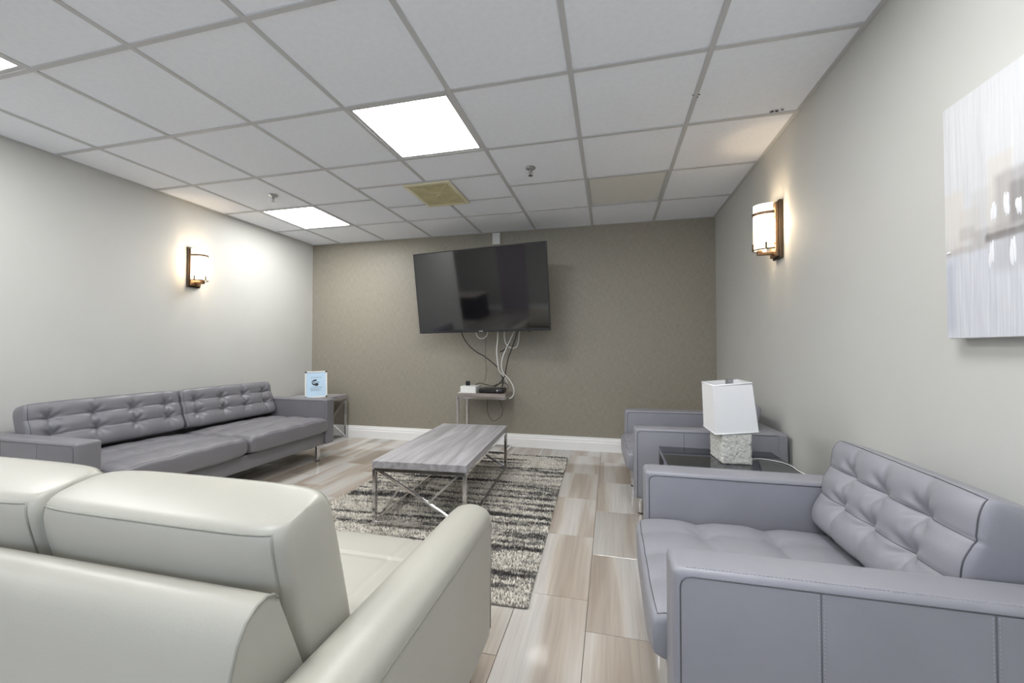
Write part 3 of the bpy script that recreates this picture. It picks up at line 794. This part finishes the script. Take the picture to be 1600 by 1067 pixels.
# ------------------------------------------------------------------ sign on the end table
def sign():
    p = Vector((.055, 2.565, .523))
    t = thing('sign_frame', 'silver snap frame notice with pale blue sheet on the end table', 'sign', p, R(38))
    lean = Euler((R(-14), R(-1), 0)).to_matrix().to_4x4()
    w, h = .112, .30
    def bx(name, lo, hi, m, par=t, bev=.001): return box(name, lo, hi, m, par, bev, 1, lean)
    bx('backing', (-w, 0, .004), (w, .006, h), 'alu')
    for lo, hi in (((-w, -.008, .002), (-w+.014, .004, h)), ((w-.014, -.008, .002), (w, .004, h)), ((-w+.014, -.008, h-.014), (w-.014, .004, h)), ((-w+.014, -.008, .002), (w-.014, .004, .016))):
        bx('frame_rail', lo, hi, 'alu')
    for sx in (-1, 1):
        for z in (.002, h-.018):
            x = sx*(w-.009); bx('corner_cap', (x-.0095, -.0095, z), (x+.0095, .0045, z+.017), 'black')
    sheet = bx('sheet', (-w+.014, -.003, .016), (w-.014, -.001, h-.014), 'paper')
    # round two-lobed wireless mark
    def disc(name, cx, cz, r, m, y, sx=1.0):
        V = [lean @ Vector((cx+r*sx*math.cos(a), y, cz+r*math.sin(a))) for a in [2*math.pi*k/28 for k in range(28)]]
        V2 = [v+lean.to_3x3() @ Vector((0, .0006, 0)) for v in V]
        n = 28; raw(name, V+V2, [tuple(range(n)), tuple(range(n, 2*n))[::-1]]+[(i, n+i, n+(i+1) % n, (i+1) % n) for i in range(n)], m, sheet)
    zc = .172
    disc('mark', -.010, zc, .034, 'ink', -.0038); disc('mark', .016, zc+.001, .024, 'paper', -.0043); disc('mark', -.020, zc, .015, 'paper', -.0046)
    disc('mark', .004, zc-.022, .018, 'ink', -.0049, 1.1)
    for (cx, cz, r) in ((-.020, zc, .007), (.012, zc+.004, .005), (.026, zc+.002, .005)): disc('mark', cx, cz, r, 'ink', -.0053)
    for z, x0_, x1_, th in ((.226, -.055, .058, .0035), (.118, -.05, .06, .0035), (.104, -.058, .055, .0035), (.092, -.05, .03, .003), (.08, -.055, .05, .003)):
        x = x0_
        while x < x1_:
            l = random.uniform(.008, .02); bx('text_line', (x, -.0036, z), (min(x+l, x1_), -.0028, z+th), 'ink', sheet, 0); x += l+.005
    leg = bx('strut', (-.03, .006, .002), (.03, .009, .2), 'alu')
    leg.rotation_euler = (R(0), 0, 0)
sign()

# ------------------------------------------------------------------ television and its mount
TVC = Vector((1.935, 2.585, 1.653)); tw, th_ = 1.457, .842
tv = thing('television', 'large flat-screen television tilted forward on the dark wall', 'television', TVC)
tv.rotation_euler = (Matrix.Rotation(R(-6.7), 3, 'Z') @ Matrix.Rotation(R(8.87), 3, 'X') @ Matrix.Rotation(R(-.45), 3, 'Y')).to_euler()
box('body', (-tw/2, 0, -th_/2), (tw/2, .026, th_/2), 'dark', tv, .003, 2)
box('rear_housing', (-tw*.36, .026, -th_*.44), (tw*.36, .062, th_*.12), 'dark', tv, .012, 2)
box('screen', (-tw/2+.009, -.0025, -th_/2+.02), (tw/2-.009, .001, th_/2-.009), 'screen', tv)
for nm, lo, hi in (('bezel', (-tw/2, -.004, -th_/2), (tw/2, .003, -th_/2+.020)), ('bezel', (-tw/2, -.004, th_/2-.009), (tw/2, .003, th_/2)), ('bezel', (-tw/2, -.004, -th_/2+.02), (-tw/2+.009, .003, th_/2-.009)), ('bezel', (tw/2-.009, -.004, -th_/2+.02), (tw/2, .003, th_/2-.009))):
    box(nm, lo, hi, 'bezel', tv, .001, 1)
box('logo', (-.022, -.0048, -th_/2+.007), (.022, -.0035, -th_/2+.013), 'alu', tv)
box('sensor', (.50, -.003, -th_/2-.008), (.53, .006, -th_/2+.001), 'dark', tv, .002, 1)
box('mount_plate', (-.22, .062, -.2), (.22, .074, .2), 'black', tv, .002, 1)
mt_ = thing('tv_mount', 'black articulated wall bracket behind the television', 'bracket', (1.96, YB, 1.62))
box('wall_plate', (-.12, -.02, -.2), (.12, 0, .2), 'black', mt_, .002, 1)
for z in (-.08, .08): bars('arm', [((-.08, -.02, z), (.10, -.19, z)), ((.10, -.19, z), (-.02, -.325, z))], .03, 'black', mt_)
lathe('pivot', [(.02, -.12), (.02, .12)], 'black', mt_, 16, Matrix.Translation((.10, -.19, 0)))
tag(box('wall_box', (1.957, YB-.03, 2.226), (2.043, YB, 2.352), 'white_pl', None, .004, 2), 'small white plastic box high on the dark wall above the television', 'wall box')
# cables
def cable(name, px, ys, r, m, label, grp=None):
    n = len(px); P = []
    for i, (x, y) in enumerate(px):
        yy = ys if isinstance(ys, (int, float)) else ys[0]+(ys[1]-ys[0])*i/(n-1)
        P.append(at(x, y, 1, yy))
    return tag(tube(name, spline(P, 6), r, m, None, 8), label, 'cable', grp)
cable('cable', [(720, 516), (724, 527), (733, 540), (745, 550), (757, 557), (770, 567), (778, 575), (784, 586), (786, 597), (784, 606)], (2.86, 2.945), .0055, 'cable_b', 'black cable slanting from the left of the television to the black box')
cable('cable', [(759, 516), (759, 540), (758.5, 560), (760, 577), (759, 588), (757, 597)], (2.8, 2.87), .0028, 'cable_g', 'thin grey wire hanging straight below the television')
cable('cable', [(743.5, 516), (744.5, 523), (749, 528.5), (755, 528.5), (760, 524.5), (762.5, 516)], 2.76, .0055, 'cable_w', 'small white cable loop under the television logo')
cable('cable', [(778, 515), (777.5, 530), (776, 548), (777.5, 566), (780, 579), (788, 589), (792, 597), (793, 606)], (2.76, 2.88), .0065, 'cable_w', 'white cable running straight down to the black box')
cable('cable', [(805, 514), (799, 527), (793, 540), (786, 556), (783.5, 570), (786, 582), (795, 592), (801, 602), (803, 611), (801, 619), (796, 623)], (2.74, 2.78), .0055, 'cable_w', 'white cable curling round the right end of the small table')
cable('cable', [(788, 515), (788, 527), (790, 536), (795, 542), (802, 544), (808, 540.5), (810.5, 530), (812, 515)], 2.83, .0055, 'cable_w', 'wide white cable loop below the right of the television')
cable('cable', [(809, 516), (805, 530), (799.5, 545), (794, 560), (791, 575), (789, 586), (784, 595), (778, 601), (772, 604)], (2.77, 2.86), .0055, 'cable_b', 'black cable dropping from the right of the television')
cable('connector_cable', [(796, 537), (792, 543), (788, 546.5), (781.5, 550)], 2.77, .006, 'cable_b', 'short black loose connector cable beside the white loop')
cable('cable', [(762, 622), (761.5, 640), (764, 650), (769, 657), (775, 656.5), (783, 650), (785.5, 641), (783, 632), (778, 623)], 2.84, .0035, 'cable_g', 'dark cable loop hanging below the small table')
cable('cable', [(743, 601), (750, 598.5), (760, 601), (770, 603), (778, 600), (786, 598), (792, 600), (794, 607)], 2.80, .004, 'cable_b', 'black cable tangle lying across the boxes')
# devices on the small table
d1 = thing('router_box', 'white box-shaped router on the small table', 'router', (1.775, 2.815, .605))
box('body', (-.085, -.09, 0), (.085, .09, .07), 'white_pl', d1, .005, 2)
box('base_lip', (-.095, -.115, 0), (.095, -.088, .008), 'white_pl', d1, .002, 1)
tag(box('power_adapter', (1.725, 2.79, .6752), (1.765, 2.83, .722), 'black', None, .004, 2), 'small black power adapter on top of the white router', 'adapter')
d2 = thing('cable_box', 'black set-top box on the small table', 'cable box', (2.02, 2.815, .605))
box('body', (-.125, -.09, .004), (.125, .09, .05), 'black', d2, .006, 2)
box('display', (-.07, -.0915, .018), (.05, -.089, .038), 'screen', d2)
box('indicator', (.065, -.0915, .026), (.08, -.0892, .036), 'white_pl', d2)
for sx in (-1, 1): box('foot', (sx*.1-.01, -.07, 0), (sx*.1+.01, .07, .0045), 'dark', d2)

# ------------------------------------------------------------------ wall sconces
def sconce(loc, rz, label):
    """local -x... +x points away from the wall"""
    t = thing('wall_sconce', label, 'wall lamp', loc, rz, 'warm wall sconces')
    h = .352
    box('back_plate', (0, -.055, 0), (.022, .055, h), 'bronze_d', t, .002, 1)
    box('back_plate', (.022, -.046, .012), (.040, .046, h-.012), 'bronze', t, .002, 1)
    # frosted glass: bowed shade closed top and bottom by thickness
    n = 20; outer = []; inner = []
    for k in range(n+1):
        a = -math.pi/2+math.pi*k/n
        outer.append((.056+.088*math.cos(a), .060*math.sin(a))); inner.append((.056+.082*math.cos(a), .054*math.sin(a)))
    prof = outer+inner[::-1]
    for nm, z0, z1, mm in (('glass_shade', .062, .272, 'sconce'), ('glass_shade', .282, .335, 'sconce_top')):
        extrude(nm, prof, 2, z0, z1, mm, t, 40)
    P = [(.050+.101*math.cos(-math.pi/2+math.pi*k/n), .067*math.sin(-math.pi/2+math.pi*k/n), .277) for k in range(n+1)]
    bm = bmesh.new()
    vo = []
    for (x, y, z) in P:
        vo.append([bm.verts.new((x*s+.05*(1-s), y*s, z+dz)) for s, dz in ((1, -.008), (1, .008), (.9, .008), (.9, -.008))])
    for a, b in zip(vo[:-1], vo[1:]):
        for i in range(4): bm.faces.new((a[i], a[(i+1) % 4], b[(i+1) % 4], b[i]))
    bm.faces.new(vo[0]); bm.faces.new(vo[-1])
    from_bm('band', bm, 'bronze', t)
    P2 = [(.050+.098*math.cos(-math.pi/2+math.pi*k/n), .066*math.sin(-math.pi/2+math.pi*k/n), .058) for k in range(n+1)]
    tube('cradle', P2, .0045, 'bronze_d', t, 8)
    for k in (3, 10, 17):
        x, y, z = P2[k]; bars('post', [((x, y, z-.002), (x, y, z+.038))], .007, 'bronze_d', t)
    box('bracket', (.038, -.014, .028), (.125, .014, .046), 'bronze', t, .002, 1)
    box('bracket', (.100, -.014, .040), (.125, .014, .060), 'bronze', t, .002, 1)
    ld = bpy.data.lights.new('sconce_bulb', 'POINT'); ld.energy = 1.5; ld.color = (1, .78, .52); ld.shadow_soft_size = .02
    lo_ = bpy.data.objects.new('bulb', ld); col.objects.link(lo_); lo_.parent = t; lo_.location = (.085, 0, .22)
    for z in (.09, .19, .25): lathe('screw', [(.005, 0), (.005, .004), (.002, .006)], 'bronze', t, 12, Matrix.Translation((.040, .036, z)) @ Matrix.Rotation(R(90), 4, 'Y'))
sconce((XL, 1.54, 1.612), 0, 'glowing bronze and glass sconce on the wall above the long grey sofa')
sconce((XR, 1.50, 1.612), math.pi, 'glowing bronze and glass sconce on the wall above the corner armchair')

# ------------------------------------------------------------------ canvas painting
pt = thing('canvas_painting', 'abstract grey cityscape canvas painting on the pale wall', 'painting', (XR-.040, .195, 1.092), R(-90))
PW, PH = 1.02, .680
box('canvas_wrap', (0, .0006, 0), (PW, .038, PH), 'canvas', pt, .002, 1)
bm = bmesh.new(); add_box(bm, (.001, -.0006, .001), (PW-.001, .0006, PH-.001))
pf = from_bm('painted_front', bm, 'painting', pt)
# the paint shader reads x along and y up: turn the object frame
me = pf.data
for v in me.vertices: v.co = Vector((v.co.x, v.co.z, -v.co.y))
pf.rotation_euler = (R(90), 0, 0)
bm = bmesh.new()
for (x, z, w, l) in ((.158, .285, .014, .085), (.190, .29, .016, .088), (.222, .29, .013, .07), (.148, .175, .011, .085), (.205, .17, .013, .085), (.33, .29, .014, .08), (.37, .18, .013, .09), (.012, .246, .014, .010), (.46, .29, .014, .07), (.60, .28, .016, .06)):
    for k in range(7):          # knife-laid ridges of thick white paint
        r = bmesh.ops.create_icosphere(bm, subdivisions=2, radius=1)
        cx, cz, a, bb = x+random.uniform(-.5, .5)*w, z+l/2+random.uniform(-.2, .2)*l, w*random.uniform(.10, .26), l*random.uniform(.18, .34)
        for v in r['verts']: v.co = Vector((cx+v.co.x*a, -.0004+v.co.y*.003, cz+v.co.z*bb))
from_bm('impasto', bm, 'canvas', pt)['kind'] = 'stuff'

# ------------------------------------------------------------------ what the television mirrors, behind the camera
ct = thing('counter', 'low dark-fronted counter with pale top beyond the end of the left wall', 'counter', (-2.3, -3.15, 0))
box('front_panel', (-.75, -.3, 0), (.75, .33, .62), 'counter_front', ct, .004, 1)
box('counter_top', (-.8, -.33, .62), (.8, .37, .66), 'counter_top', ct, .004, 1)
dr = struct(box('door_1', (-1.45, YF, 0), (-.62, YF+.045, 2.05), 'door'), 'mauve-grey door in the wall facing the television', 'door')
box('door_handle', (-.80, YF+.045, 1.0), (-.68, YF+.09, 1.02), 'brushed', dr, .003, 1)
